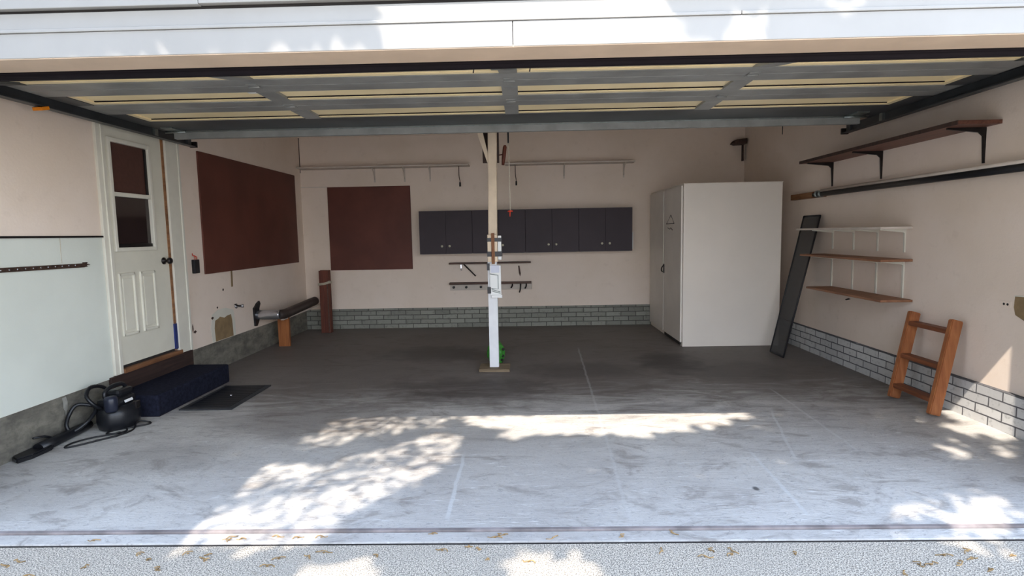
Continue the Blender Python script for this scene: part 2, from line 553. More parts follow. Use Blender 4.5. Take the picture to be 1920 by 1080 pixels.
# front wall: header and jambs, clad outside
bm = bmesh.new()
bm_box(bm, -2.95, 2.86, 2.585, 2.74, 2.224, 3.1)
bm_box(bm, -9, -2.95, 2.585, 2.74, -0.1, 3.6)
bm_box(bm, 2.86, 9, 2.585, 2.74, -0.1, 3.6)
bm_box(bm, -9, 9, 2.585, 2.74, 3.1, 4.2)
struct('wall_front', bm, 'siding', 'white front wall and header round the garage opening', 'wall')
struct('trim_22', box(-2.95, 2.86, 2.566, 2.752, 2.212, 2.2235, 0.002), 'soffit')
def facade(name, x0, x1, z0, z1, y0):
    return struct(name, box(x0, x1, y0, 2.59, z0, z1, 0.003), 'siding')
facade('trim_4', -9, -.0325, 2.216, 2.322, 2.562)
facade('trim_5', -.0295, 9, 2.216, 2.322, 2.562)
facade('trim_6', -9, .955, 2.3235, 2.338, 2.556)
facade('trim_7', .958, 9, 2.3235, 2.338, 2.556)
facade('trim_8', -9, 9, 2.339, 2.408, 2.566)
facade('trim_9', -9, -1.4, 2.421, 2.52, 2.545)
facade('trim_10', -1.398, 9, 2.424, 2.52, 2.545)
struct('trim_11', box(-9, 9, 2.575, 2.59, 2.4, 2.425), 'gap')
for k in range(6):
    facade('trim_%d' % (12 + k), -9, 9, 2.525 + k * .11, 2.632 + k * .11, 2.552)

# ------------------------------------------------------------------ side door in the left wall
dr = thing('door_1', 'white half-glazed door in the left wall above the carpeted step', 'door', (XL, 4.97, .3))
dr['kind'] = 'structure'
bm = bmesh.new()
bm_box(bm, XL - .045, XL + .022, 4.415, 4.505, .317, 2.42, .004)          # left casing
bm_box(bm, XL - .02, XL + .030, 4.462, 4.472, .319, 2.418, .003)
bm_box(bm, XL - .045, XL + .022, 5.275, 5.445, .317, 2.42, .004)         # right casing, wide
bm_box(bm, XL - .044, XL + .030, 5.446, 5.475, .316, 2.42, .004)
bm_box(bm, XL - .045, XL + .023, 4.415, 5.475, 2.421, 2.50, .004)
obj('door_frame', bm, 'trim', dr)
part_label(obj('weather_strip', box(XL - .05, XL + .004, 5.243, 5.272, .36, 2.42), 'ledger', dr), 'brown weather strip down the latch side')
part_label(obj('blue_strip', box(XL - .03, XL + .010, 5.236, 5.274, .37, .61, .002), 'blue', dr), 'blue painted foot of the jamb')
# slab with a glazed opening and two raised panels
sx0, sx1 = XL - .042, XL - .004
bm = bmesh.new()
bm_box(bm, sx0, sx1, 4.507, 4.575, .375, 2.42)
bm_box(bm, sx0, sx1, 5.055, 5.242, .375, 2.42)
bm_box(bm, sx0, sx1, 4.575, 5.055, 2.215, 2.42)
bm_box(bm, sx0, sx1, 4.575, 5.055, .375, 1.335)
slab = obj('door_leaf', bm, 'doorpaint', dr)
bm = bmesh.new()
for (y0, y1) in ((4.552, 4.585), (5.04, 5.075)):
    bm_box(bm, sx1 - .03, XL + .012, y0, y1, 1.312, 2.238, .006)
for (z0, z1, dx) in ((2.203, 2.2375, .0105), (1.3125, 1.346, .0105), (1.765, 1.80, .008)):
    bm_box(bm, sx1 - .029, XL + dx, 4.556, 5.071, z0, z1, .005)
obj('glazing_frame', bm, 'trim', dr)
obj('upper_pane', box(sx1 - .022, sx1 - .016, 4.58, 5.045, 1.79, 2.21), 'blind', dr)
pn = obj('lower_pane', box(sx1 - .022, sx1 - .016, 4.58, 5.045, 1.34, 1.77), 'glass', dr)
bm = bmesh.new()
bm_box(bm, sx1 - .02, sx1 - .004, 5.015, 5.04, 1.795, 2.2, .003)
bm_box(bm, sx1 - .02, sx1 - .004, 4.585, 5.04, 1.345, 1.375, .003)
obj('sash_channel', bm, 'metal', dr)
for (y0, y1) in ((4.585, 4.735), (4.845, 5.0)):
    bm = bmesh.new()
    for (a, b, c, d) in ((y0 - .022, y0, .61, 1.135), (y1, y1 + .022, .61, 1.135), (y0 - .02, y1 + .02, 1.11, 1.135), (y0 - .02, y1 + .02, .61, .635)):
        bm_box(bm, sx1 - .01, sx1 + .013, a, b, c, d, .006)
    bm_box(bm, sx1 - .01, sx1 + .007, y0 + .018, y1 - .018, .655, 1.09, .006)
    obj('raised_panel', bm, 'doorpaint', dr)
bm = bmesh.new()
bm_lathe(bm, [(.032, 0), (.032, .008), (.013, .014), (.012, .038), (.028, .048), (.031, .062), (.024, .074), (.006, .078)], (sx1, 5.165, 1.21), 'X', 16)
obj('door_knob', bm, 'metal', dr)
part_label(obj('sill', box(XL - .06, XL + .035, 4.505, 5.30, .315, .352, .004), 'sill', dr), 'bare brown wood threshold')
obj('bottom_gap', box(sx0, sx1 - .004, 4.507, 5.24, .352, .376), 'gap', dr)
part_label(obj('riser_board', box(XL - .004, XL + .022, 4.36, 5.48, .13, .314, .004), 'riser', dr), 'dark stained board under the threshold')

# ------------------------------------------------------------------ left wall fittings
o = obj('hardboard_panel', box(XL + .001, XL + .018, 5.81, 8.27, 1.04, 2.30, .003), 'board')
tag(o, 'large dark brown board fixed flat on the left wall', 'board')
o = obj('hardboard_panel', box(-2.92, -1.675, YB - .018, YB - .001, .897, 2.142, .003), 'board')
tag(o, 'square dark brown board on the rear wall left of the cabinets', 'board')
o = obj('metal_strip', box(XL + .005, XL + .016, 3.0, 4.44, 1.43, 1.444, .002), 'metal')
tag(o, 'thin dark metal strip level along the left wall beside the door', 'strip')
# rusty slotted rail, hung a touch off level
t = thing('slotted_rail', 'rusty slotted steel rail on the left wall under the thin strip', 'rail', (XL, 3.6, 1.22))
rot = Matrix.Rotation(math.radians(-.5), 3, 'X')
bm = bmesh.new()
bm_box(bm, XL + .001, XL + .014, 2.95, 4.20, 1.213, 1.243, .002, rot, (XL, 3.6, 1.225))
obj('bar', bm, 'rust', t)
for k in range(12):
    y = 3.45 + k * .06
    obj('screw_head', lathe([(.005, 0), (.006, .003), (.003, .005)], (XL + .013, y, 1.228), 'X', 8), 'chrome', t)
bm = bmesh.new()
bm_prism(bm, [(4.19, 1.208), (4.23, 1.212), (4.222, 1.222), (4.26, 1.226), (4.224, 1.234), (4.235, 1.246), (4.19, 1.246)], 'X', XL + .001, XL + .013)
obj('bent_tip', bm, 'rust', t)
o = obj('hanging_wire', tube(curve_pts([(XL + .02, 3.985, 1.425), (XL + .008, 4.0, 1.40), (XL + .005, 4.0, 1.3), (XL + .006, 4.0, 1.25)], 6), .0022, 6), 'twine')
tag(o, 'thin pale wire between the strip and the rusty rail', 'wire')
t = thing('wall_keypad', 'small black control box with red wires right of the side door', 'control box', (XL, 5.635, 1.06))
obj('housing', box(XL, XL + .035, 5.595, 5.68, 1.062, 1.20, .006), 'black', t)
bm = bmesh.new()
bm_tube(bm, curve_pts([(XL + .02, 5.625, 1.195), (XL + .025, 5.618, 1.23), (XL + .015, 5.60, 1.245), (XL + .006, 5.61, 1.262)], 6), .004, 6)
bm_tube(bm, curve_pts([(XL + .02, 5.65, 1.195), (XL + .022, 5.658, 1.222), (XL + .008, 5.64, 1.24)], 6), .004, 6)
part_label(obj('wires', bm, 'redplastic', t), 'red wires curling out of the top')
# stub valve
t = thing('pipe_stub', 'small silvery pipe stub with a valve on the lower left wall', 'valve', (XL, 6.39, .6))
obj('stub', lathe([(.03, 0), (.03, .006), (.014, .01), (.014, .06), (.02, .062), (.02, .085), (.008, .09)], (XL, 6.41, .63), 'X', 14), 'chrome', t)
obj('lever', tube([(XL + .05, 6.40, .632), (XL + .055, 6.33, .645), (XL + .06, 6.27, .665)], [.012, .009, .006], 8), 'metal', t)
# dryer vent
t = thing('vent_duct', 'dryer vent duct from the left wall running to the rear corner', 'duct', (-3.1, 7.0, .40))
bm = bmesh.new()
bm_prism(bm, [(6.815, .33), (6.86, .325), (6.93, .40), (6.93, .53), (6.97, .59), (6.95, .625), (6.88, .60), (6.84, .57), (6.80, .55)], 'X', XL + .001, XL + .022)
part_label(obj('flange', bm, 'black', t), 'black wall flange')
bm = bmesh.new()
prof = []
for k in range(25):
    prof.append((.056 + (.0045 if k % 2 else 0), k * .0118))
bm_lathe(bm, prof, (XL + .012, 6.90, .455), 'X', 20)
part_label(obj('flexible_duct', bm, 'chrome', t), 'crinkled silver flexible duct')
bm = bmesh.new()
bm_tube(bm, curve_pts([(XL + .28, 6.90, .455), (XL + .305, 6.93, .455), (-3.0, 7.02, .455), (-3.01, 7.2, .458), (-3.03, 7.7, .472), (-3.035, 8.10, .485)], 6), .060, 18)
part_label(obj('rigid_pipe', bm, 'iron', t), 'dark grey rigid pipe')
o = obj('wood_strip', box(-3.09, -3.05, 7.05, 8.35, .365, .385, .002, Matrix.Rotation(math.radians(1.2), 3, 'X'), (-3.07, 7.2, .375)), 'shelfpaint')
tag(o, 'thin pale wooden lath under the dark vent pipe', 'lath')
o = obj('wood_block', box(-3.19, -3.045, 7.18, 7.22, 0, .395, .003), 'block')
tag(o, 'short orange-brown board standing on the floor under the vent duct', 'board')
t = thing('plank_bundle', 'dark red plank bundle tied with pale twine in the rear left corner', 'planks', (-2.91, 8.2, 0))
PB = -.025
obj('plank', box(-2.960, -2.815, 8.165, 8.19, 0, .915, .003), 'redwood', t)
obj('plank', box(-2.965, -2.822, 8.192, 8.217, 0, .905, .003), 'redwood', t)
obj('plank', box(-2.958, -2.812, 8.219, 8.244, 0, .92, .003), 'redwood', t)
obj('corner_lath', box(-2.846, -2.83, 8.155, 8.164, 0.02, .72, .002), 'strip', t)
bm = bmesh.new()
for dz in (0, .012, .022):
    bm_tube(bm, [(-2.970, 8.152, .705 + dz), (-2.88, 8.150, .715 + dz), (-2.805, 8.152, .735 + dz), (-2.802, 8.25, .73 + dz), (-2.970, 8.25, .71 + dz)], .006, 6, closed=True)
bm_tube(bm, curve_pts([(-2.84, 8.15, .745), (-2.80, 8.14, .765), (-2.775, 8.15, .75)], 5), .007, 6)
part_label(obj('twine', bm, 'twine', t), 'pale twine binding')
for c_ in t.children:
    for v in c_.data.vertices:
        v.co.x += PB

# carpeted step and mat
t = thing('carpeted_step', 'dark navy carpeted step box under the side door', 'step', (-3.12, 4.87, 0))
bm = bmesh.new()
bm_box(bm, XL + .006, -2.915, 4.33, 5.42, 0.0, .178, .018)
bmesh.ops.subdivide_edges(bm, edges=bm.edges[:], cuts=1)
obj('carpet_cover', bm, 'carpet', t)
obj('base_rail', box(XL + .012, -2.922, 4.337, 5.413, 0.0, .012), 'riser', t)
t = thing('rubber_mat', 'flat dark rubber door mat on the floor beside the navy step', 'mat', (-2.63, 4.86, 0))
bm = bmesh.new()
bm_box(bm, -2.86, -2.42, 4.49, 5.23, 0, .012, .004)
obj('mat_base', bm, 'mat', t)
bm = bmesh.new()
for k in range(30):
    y = 4.54 + k * .0222
    bm_box(bm, -2.82, -2.46, y, y + .009, .011, .016)
part_label(obj('ribs', bm, 'black', t), 'black ribbed centre')
part_label(obj('clip', lathe([(.012, 0), (.012, .006), (.004, .008)], (-2.62, 4.87, .015), 'Z', 10), 'chrome', t), 'small bright stud')

# ------------------------------------------------------------------ vacuum with hose and cord
t = thing('shop_vacuum', 'black canister vacuum with looped hose beside the navy step', 'vacuum', (-3.08, 4.12, 0))
bm = bmesh.new()
bm_lathe(bm, [(.115, .0), (.132, .012), (.142, .06), (.140, .12), (.128, .155), (.10, .178)], (0, 0, 0), 'Z', 26)
for v in bm.verts:
    v.co.x = v.co.x * .92 - 3.09; v.co.y = v.co.y * 1.12 + 4.13
obj('tank', bm, 'black', t)
bm = bmesh.new()
bm_box(bm, -3.18, -3.02, 4.02, 4.24, .165, .235, .03)
bm_box(bm, -3.155, -3.045, 4.09, 4.25, .22, .285, .025)
obj('motor_head', bm, 'black', t)
part_label(obj('filter_canister', lathe([(.036, .15), (.043, .165), (.045, .245), (.038, .262), (.012, .268)], (-3.05, 4.005, 0), 'Z', 18), 'blueblack', t), 'blue-black upright canister')
obj('latch', box(-2.985, -2.958, 4.14, 4.19, .13, .185, .006), 'metal', t)
part_label(obj('label_plate', box(-3.016, -2.998, 4.095, 4.165, .192, .212, .003, Matrix.Rotation(math.radians(-20), 3, 'Y')), 'white', t), 'small white label plate')
bm = bmesh.new()
bm_tube(bm, curve_pts([(-3.11, 4.04, .22), (-3.12, 4.04, .28), (-3.11, 4.11, .315), (-3.10, 4.20, .31), (-3.09, 4.235, .265)], 6), .014, 10)
obj('carry_handle', bm, 'black', t)
hose = [(-3.16, 4.2, .2), (-3.2, 4.14, .30), (-3.22, 4.04, .325), (-3.2, 3.97, .28), (-3.16, 3.97, .22), (-3.14, 4.02, .17), (-3.18, 4.0, .20),
        (-3.26, 3.95, .22), (-3.285, 3.90, .16), (-3.275, 3.86, .09), (-3.25, 3.88, .045), (-3.2, 3.95, .09), (-3.19, 4.02, .14), (-3.2, 4.05, .18)]
cp = curve_pts(hose, 14)
bm = tube(cp, [.0125 + (.002 if i % 2 else 0) for i in range(len(cp))], 10)
obj('hose', bm, 'black', t)
bm = bmesh.new()
cc = [(-2.99, 4.05, .02), (-2.95, 4.0, .006), (-3.0, 3.94, .006), (-3.06, 3.95, .006), (-3.04, 4.03, .006), (-2.93, 4.10, .006), (-2.88, 4.16, .006), (-2.91, 4.19, .01),
      (-2.97, 4.15, .03), (-2.93, 4.06, .006), (-2.92, 3.96, .006), (-2.99, 3.84, .006), (-3.10, 3.70, .006), (-3.15, 3.68, .006), (-3.16, 3.76, .006),
      (-3.10, 3.86, .006), (-3.0, 3.93, .006), (-2.96, 3.95, .014), (-2.94, 3.90, .006), (-3.03, 3.80, .006)]
bm_tube(bm, curve_pts(cc, 9), .0065, 8)
obj('power_cord', bm, 'blackcord', t)
# long floor wand lying along the footing, joined to the hose
bm = bmesh.new()
bm_tube(bm, [(-3.262, 3.60, .024), (-3.262, 3.75, .030), (-3.268, 3.95, .036), (-3.27, 4.06, .040)], [.040, .038, .034, .030], 12)
for v in bm.verts:
    v.co.z = max(.001, v.co.z)
obj('wand', bm, 'black', t)
bm = bmesh.new()
bm_prism(bm, [(-3.315, 3.46), (-3.24, 3.41), (-3.205, 3.50), (-3.205, 3.66), (-3.30, 3.69), (-3.318, 3.60)], 'Z', 0.0, .034)
bmesh.ops.bevel(bm, geom=bm.edges[:], offset=.008, segments=2, affect='EDGES')
obj('floor_nozzle', bm, 'black', t)
obj('clip_arm', tube([(-3.26, 3.74, .05), (-3.285, 3.68, .085), (-3.29, 3.60, .10)], [.008, .009, .006], 8), 'black', t)

# ------------------------------------------------------------------ rear wall: cabinets, shelves, racks
cx0 = [-1.505, -.735, .035, .805]
where = ['leftmost dark wall cabinet, next to the square brown board',
         'dark wall cabinet partly behind the white post, second from the left',
         'dark wall cabinet just right of the hanging red cord, third from the left',
         'rightmost dark wall cabinet, nearest the tall white locker']
YC = 8.22
for x0, lab in zip(cx0, where):
    x1 = x0 + .768
    t = thing('wall_cabinet', lab, 'cabinet', ((x0 + x1) / 2, YC + .15, 1.12), 'dark wall cabinets in a row')
    bm = bmesh.new()
    bm_box(bm, x0, x1, YC + .018, YB - .001, 1.135, 1.745, .002)
    obj('body', bm, 'cabinet', t)
    part_label(obj('bottom_rail', box(x0 + .03, x1 - .03, YC + .04, YB - .02, 1.118, 1.135), 'shelfpaint', t), 'pale bottom rail')
    xm = (x0 + x1) / 2
    for (a, b, kx) in ((x0 + .0008, xm - .0006, xm - .055), (xm + .0006, x1 - .0008, xm + .055)):
        d = obj('door', box(a, b, YC, YC + .018, 1.125, 1.748, .003), 'cabinet', t)
        kb = lathe([(.009, 0), (.008, -.012), (.016, -.02), (.018, -.028), (.012, -.034), (.003, -.035)], (kx, YC, 1.238), 'Y', 14)
        part_label(obj('knob', kb, 'knob', d), 'pale round knob')
o = obj('edge_strip', box(1.574, 1.588, YC + .03, YC + .06, 1.15, 1.39, .002), 'white')
tag(o, 'short white strip on the right end of the dark cabinets', 'strip')

def wall_shelf(label, x0, x1, brk, hooks, z=2.40):
    t = thing('wall_shelf', label, 'shelf', ((x0 + x1) / 2, 8.43, z))
    obj('board', box(x0, x1, 8.31, YB, z, z + .02, .003), 'shelfpaint', t)
    for bx in brk:
        b = bmesh.new()
        bm_box(b, bx - .010, bx + .010, YB - .006, YB, z - .20, z)
        bm_box(b, bx - .010, bx + .010, 8.34, YB, z - .006, z)
        bm_tube(b, curve_pts([(bx, YB - .005, z - .16), (bx, YB - .06, z - .06), (bx, 8.38, z - .008)], 5), .006, 6)
        obj('bracket', b, 'shelfpaint', t)
    for bx in hooks:
        b = bmesh.new()
        bm_tube(b, curve_pts([(bx, 8.40, z), (bx, 8.40, z - .14), (bx + .012, 8.40, z - .22), (bx + .004, 8.39, z - .26)], 5), .006, 6)
        h = obj('hook', b, 'strip', t)
        b = tube([(bx + .012, 8.40, z - .235), (bx + .012, 8.398, z - .295)], .013, 8)
        part_label(obj('hook_tip', b, 'black', h), 'black rubber hook tip')
    return t
wall_shelf('long thin pale shelf high on the rear wall left of the post', XL + .03, -.775, (-2.2, -1.75, -1.37), (-.925,))
wall_shelf('long thin pale shelf high on the rear wall right of the post', -.25, 1.63, (.62, 1.5), (-.10,))
o = obj('batten', box(XL + .002, -2.925, YB - .008, YB, 2.142, 2.152), 'shelfpaint')
tag(o, 'thin batten beside the square brown board in the rear left corner', 'batten')

t = thing('wall_shelf', 'narrow dark wooden ledge on the rear wall below the cabinets', 'shelf', (-.5, 8.45, .96))
obj('board', box(-1.115, .108, 8.40, YB, .962, .985, .003), 'strip', t)
b = bmesh.new()
bm_tube(b, [(-.90, YB - .02, .955), (-.72, 8.44, .78)], .010, 8)
obj('brace', b, 'metal', t)
b = bmesh.new()
bm_box(b, -.955, -.932, YB - .03, YB, .89, .955, .003)
bm_tube(b, [(-.942, YB - .03, .89), (-.935, YB - .05, .865)], .008, 8)
obj('catch', b, 'chrome', t)
b = bmesh.new()
bm_prism(b, [(-.085, .92), (-.062, .92), (-.045, .80), (-.055, .755), (-.072, .80)], 'Y', YB - .012, YB - .001)
obj('blade', b, 'strip', t)
t = thing('hook_rack', 'white board with dark ledge and hooks low on the rear wall', 'rack', (-.5, 8.47, .56))
obj('back_board', box(-1.12, .118, YB - .02, YB, .563, .655, .003), 'shelfpaint', t)
part_label(obj('ledge', box(-1.12, .112, 8.42, YB, .655, .685, .003), 'strip', t), 'dark wood ledge')
for px_ in (-1.06, -.87, -.65):
    obj('peg', lathe([(.017, 0), (.015, -.02), (.019, -.03), (.01, -.036)], (px_, YB - .02, .61), 'Y', 12), 'black', t)
for px_, l_ in ((-.175, .05), (-.05, .12), (.035, .06)):
    b = bmesh.new()
    bm_tube(b, curve_pts([(px_, YB - .02, .645), (px_, YB - .05, .63), (px_ - .004, YB - .06, .645 - l_ * .6), (px_ - .02, YB - .05, .64 - l_)], 5), .010, 8)
    obj('hook', b, 'metal', t)

# small dark bracket near the right corner, high on the rear wall
t = thing('shelf_bracket', 'lone dark shelf bracket high above the tall white locker', 'bracket', (3.2, 8.45, 2.4))
obj('arm', prism([(3.05, 2.645), (3.09, 2.69), (3.24, 2.705), (3.24, 2.63), (3.10, 2.625)], 'Y', 8.36, YB - .001), 'darkwood', t)
obj('upright', box(3.222, 3.24, YB - .05, YB, 2.40, 2.64, .003), 'darkwood', t)

# ------------------------------------------------------------------ tall white locker
t = thing('locker', 'tall white plywood locker in the rear right corner', 'locker', (2.48, 7.65, 0))
obj('body', box(1.905, 3.06, 6.80, 8.50, 0.0, 1.945, .004), 'locker', t)
for (a, b, hy) in ((6.835, 7.655, 7.62), (7.685, 8.485, 7.72)):
    d = obj('door', box(1.885, 1.905, a, b, .05, 1.93, .003), 'locker_door', t)
b = bmesh.new()
bm_box(b, 1.876, 1.886, 7.62, 7.66, .84, .96, .002)
bm_tube(b, curve_pts([(1.88, 7.63, .95), (1.86, 7.66, .91), (1.862, 7.69, .87), (1.88, 7.70, .85)], 5), .007, 8)
part_label(obj('latch', b, 'metal', t), 'dark metal latch between the doors')
part_label(obj('center_bead', box(1.877, 1.886, 7.665, 7.685, .92, 1.90), 'trim', t), 'bright bead down the door gap')
b = bmesh.new()
bm_tube(b, [(1.884, 7.52, 1.49), (1.884, 7.30, 1.60), (1.884, 7.14, 1.49)], .005, 6, closed=True)
bm_tube(b, [(1.884, 7.45, 1.44), (1.884, 7.35, 1.42), (1.884, 7.3, 1.44), (1.884, 7.22, 1.41)], .004, 6)
part_label(obj('triangle_mark', b, 'iron', t), 'dark triangle outline drawn on the near door')
part_label(obj('kick_gap', box(1.89, 1.904, 6.86, 7.62, .012, .045), 'gap', t), 'dark gap under the near door')
part_label(obj('top_sheet', box(1.9, 3.065, 6.795, 8.505, 1.945, 1.955, .002), 'locker', t), 'thin top sheet')

# ------------------------------------------------------------------ leaning screen
t = thing('window_screen', 'narrow dark mesh screen leaning beside the tall white locker', 'screen', (2.85, 6.27, 0))
P = [Vector((2.80, 6.42, .012)), Vector((2.80, 6.10, .012)), Vector((3.22, 6.24, 1.535)), Vector((3.22, 6.60, 1.535))]
nrm = (P[1] - P[0]).cross(P[3] - P[0]).normalized()
b = bmesh.new()
vs = [b.verts.new(p + nrm * .002) for p in P] + [b.verts.new(p - nrm * .002) for p in P]
b.faces.new(vs[:4]); b.faces.new(vs[7:3:-1])
for i in range(4):
    b.faces.new((vs[i], vs[4 + i], vs[4 + (i + 1) % 4], vs[(i + 1) % 4]))
obj('mesh', b, 'screen', t)
b = bmesh.new()
for i in range(4):
    bm_tube(b, [P[i], P[(i + 1) % 4]], .010, 6)
obj('frame', b, 'screenframe', t)

# ------------------------------------------------------------------ right wall shelving
def shelf_r(label, z, y0, y1, mat, brackets, bmat, drop, name='wall_shelf', thick=.02, depth=.27, tilt=0.0):
    t = thing(name, label, 'shelf', (XR - .13, (y0 + y1) / 2, z))
    obj('board', box(XR - depth, XR - .002, y0, y1, z, z + thick, .003), mat, t)
    for by in brackets:
        b = bmesh.new()
        if bmat == 'metal':
            bm_prism(b, [(XR - depth + .03, z), (XR - .001, z), (XR - .001, z - drop), (XR - .010, z - drop), (XR - .022, z - .06), (XR - .05, z - .035), (XR - depth + .03, z - .012)], 'Y', by - .008, by + .008)
        else:
            bm_prism(b, [(XR - depth + .05, z), (XR - .001, z), (XR - .001, z - drop), (XR - .010, z - drop), (XR - .013, z - .04), (XR - .02, z - .03), (XR - depth + .05, z - .008)], 'Y', by - .009, by + .009)
        obj('bracket', b, bmat, t)
    return t
shelf_r('long dark brown wooden shelf on black brackets, highest on the right wall', 2.085, 4.0, 6.22, 'darkshelf', (4.14, 5.29, 6.11), 'metal', .25, thick=.028, depth=.30)
shelf_r('white edged shelf, top of the three short shelves on the right wall', 1.38, 4.84, 6.32, 'shelfpaint', (4.93, 5.30, 5.68, 6.06), 'trim', .20)
shelf_r('brown topped shelf on white brackets, middle of the three short shelves', 1.105, 4.82, 6.22, 'brownshelf', (4.93, 5.30, 5.68, 6.06), 'trim', .16)
shelf_r('brown wooden shelf, bottom of the three short shelves on the right wall', .765, 4.80, 6.06, 'brownshelf', (), 'trim', .1)
for o in list(bpy.data.objects):
    if o.name == 'wall_shelf.003':
        part_label(obj('front_edge', box(XR - .304, XR - .2995, 4.0, 6.22, 2.0845, 2.1135, .001), 'darkwood', o), 'dark front edge')
for k, y in enumerate((4.93, 5.30, 5.68, 6.06)):
    lab = ['slotted white shelf standard nearest the garage opening', 'slotted white shelf standard, second from the garage opening',
           'slotted white shelf standard, third from the garage opening', 'slotted white shelf standard nearest the leaning mesh screen'][k]
    b = bmesh.new()
    bm_box(b, XR - .012, XR - .001, y - .012, y + .012, .787, 1.103, .002)
    o = obj('shelf_standard', b, 'trim')
    tag(o, lab, 'shelf standard', 'white standards between the short shelves')

# long pole rail on the right wall
t = thing('wall_pole', 'long dark pole with pale top along the right wall below the dark shelf', 'pole', (XR - .05, 5.0, 1.75))
part_label(obj('end_block', box(XR - .06, XR - .001, 6.22, 6.92, 1.735, 1.80, .004), 'ledger', t), 'brown wood end block')
obj('pole', tube([(XR - .062, 2.80, 1.765), (XR - .062, 6.36, 1.765)], .028, 14), 'black', t)
part_label(obj('top_strip', tube([(XR - .07, 2.80, 1.80), (XR - .07, 6.2, 1.80)], .015, 12), 'shelfpaint', t), 'pale tube along the top')
for y in (6.2, 6.28):
    part_label(obj('collar', lathe([(.03, 0), (.038, .004), (.038, .022), (.03, .026)], (XR - .062, y, 1.768), 'Y', 16), 'galv', t), 'grey metal collar')

# broken patch and holes near the right edge
t = thing('wall_box', 'broken brown opening in the right wall at the photo edge', 'wall hole', (XR, 3.7, .83))
obj('opening', prism([(3.80, .80), (3.815, .85), (3.81, .925), (3.5, .94), (3.5, .76), (3.72, .765)], 'X', XR - .004, XR - .0005), 'bare', t)
obj('ragged_edge', prism([(3.815, .923), (3.81, .93), (3.5, .95), (3.5, .937)], 'X', XR - .008, XR - .0005), 'trim', t)
t = thing('blank_plate', 'small pale plate with two dark holes on the right wall', 'plate', (XR, 3.88, .84))
obj('plate', box(XR - .003, XR - .0005, 3.84, 3.93, .845, .885, .001), 'wall', t)
for y in (3.865, 3.895):
    obj('hole', lathe([(.0085, 0), (.0085, -.0045)], (XR, y, .863), 'X', 10), 'gap', t)
o = obj('wall_chip', prism([(5.70, .685), (5.78, .665), (5.80, .672), (5.74, .692)], 'X', XR - .002, XR - .0003), 'gap')
tag(o, 'small dark scratch on the right wall under the lowest shelf', 'scratch')

# ------------------------------------------------------------------ short wooden ladder
t = thing('bunk_ladder', 'short orange-brown wooden ladder leaning on the right wall', 'ladder', (3.05, 4.35, 0))
def lean_post(foot, top, w, th):
    """board whose broad side faces the camera side"""
    f_, tp = Vector(foot), Vector(top)
    ax = (tp - f_).normalized()
    side = Vector((0, 1, 0))
    side = (side - ax * side.dot(ax)).normalized()
    nr = ax.cross(side)
    b = bmesh.new()
    vv = []
    for p in (f_, tp):
        for s_, q in ((-1, -1), (1, -1), (1, 1), (-1, 1)):
            vv.append(b.verts.new(p + nr * (w / 2 * s_) + side * (th / 2 * q)))
    b.faces.new(vv[3::-1]); b.faces.new(vv[4:])
    for i in range(4):
        b.faces.new((vv[i], vv[(i + 1) % 4], vv[4 + (i + 1) % 4], vv[4 + i]))
    bmesh.ops.recalc_face_normals(b, faces=b.faces[:])
    bmesh.ops.bevel(b, geom=b.edges[:], offset=.006, segments=2, affect='EDGES')
    lo = min(v.co.z for v in b.verts)
    for v in b.verts:
        v.co.z -= lo
    return b
A0, A1 = (3.005, 4.585, .02), (3.195, 4.665, .71)
B0, B1 = (3.005, 4.135, .02), (3.195, 4.215, .71)
obj('rail', lean_post(A0, A1, .085, .045), 'ladder', t)
obj('rail', lean_post(B0, B1, .085, .045), 'ladder', t)
for f in (.12, .47, .845):
    a = Vector(A0).lerp(Vector(A1), f)
    c = Vector(B0).lerp(Vector(B1), f)
    b = box(a.x - .038, a.x + .038, c.y + .02, a.y - .02, a.z - .005, a.z + .03, .006)
    obj('rung', b, 'ladder_rung', t)

# ------------------------------------------------------------------ central post
t = thing('support_post', 'white wooden support post standing on a board mid garage', 'post', (-.316, 5.79, 0))
part_label(obj('base_board', box(-.475, -.16, 5.655, 5.93, 0, .03, .004), 'plate', t), 'flat grey wood base board')
lean = Matrix.Rotation(math.radians(.8), 3, 'Y')
b = box(-.367, -.272, 5.745, 5.84, .03, 1.12, .004)
part_label(obj('lower_post', b, 'postwhite', t), 'bright white lower length')
b = box(-.358, -.268, 5.75, 5.845, .78 + .345, 2.62, .012)
for v in b.verts:
    v.co.x += (v.co.z - 1.1) * .016
part_label(obj('upper_post', b, 'cream', t), 'cream painted upper length')
b = bmesh.new()
bm_prism(b, [(-.350, 2.12), (-.305, 2.05), (-.435, 2.62), (-.51, 2.62)], 'Y', 5.765, 5.83)
obj('diagonal_brace', b, 'cream', t)
b = bmesh.new()
obj('pad', box(-.362, -.262, 5.715, 5.75, 1.12, 1.395, .006), 'cream', t)
obj('pad', box(-.258, -.222, 5.72, 5.80, 1.14, 1.385, .006), 'white', t)
part_label(obj('lath', box(-.322, -.290, 5.70, 5.716, 1.10, 1.41, .004), 'copper', t), 'brown weathered lath strapped to the front')
for (z0, z1) in ((1.325, 1.362), (1.175, 1.225)):
    b = bmesh.new()
    bm_box(b, -.366, -.322, 5.708, 5.85, z0, z1, .002)
    bm_box(b, -.288, -.217, 5.708, 5.85, z0, z1, .002)
    part_label(obj('tape_band', b, 'tape', t), 'black tape band')
part_label(obj('board_pad', box(-.345, -.232, 5.72, 5.745, .78, 1.085, .004), 'white', t), 'white board strapped to the front')
b = bmesh.new()
bm_box(b, -.372, -.345, 5.715, 5.85, 1.035, 1.105, .002)
part_label(obj('tape_band', b, 'tape', t), 'black tape band')
b = bmesh.new()
bm_box(b, -.372, -.335, 5.715, 5.85, .80, .865, .002)
part_label(obj('tape_band', b, 'tape', t), 'black tape band')
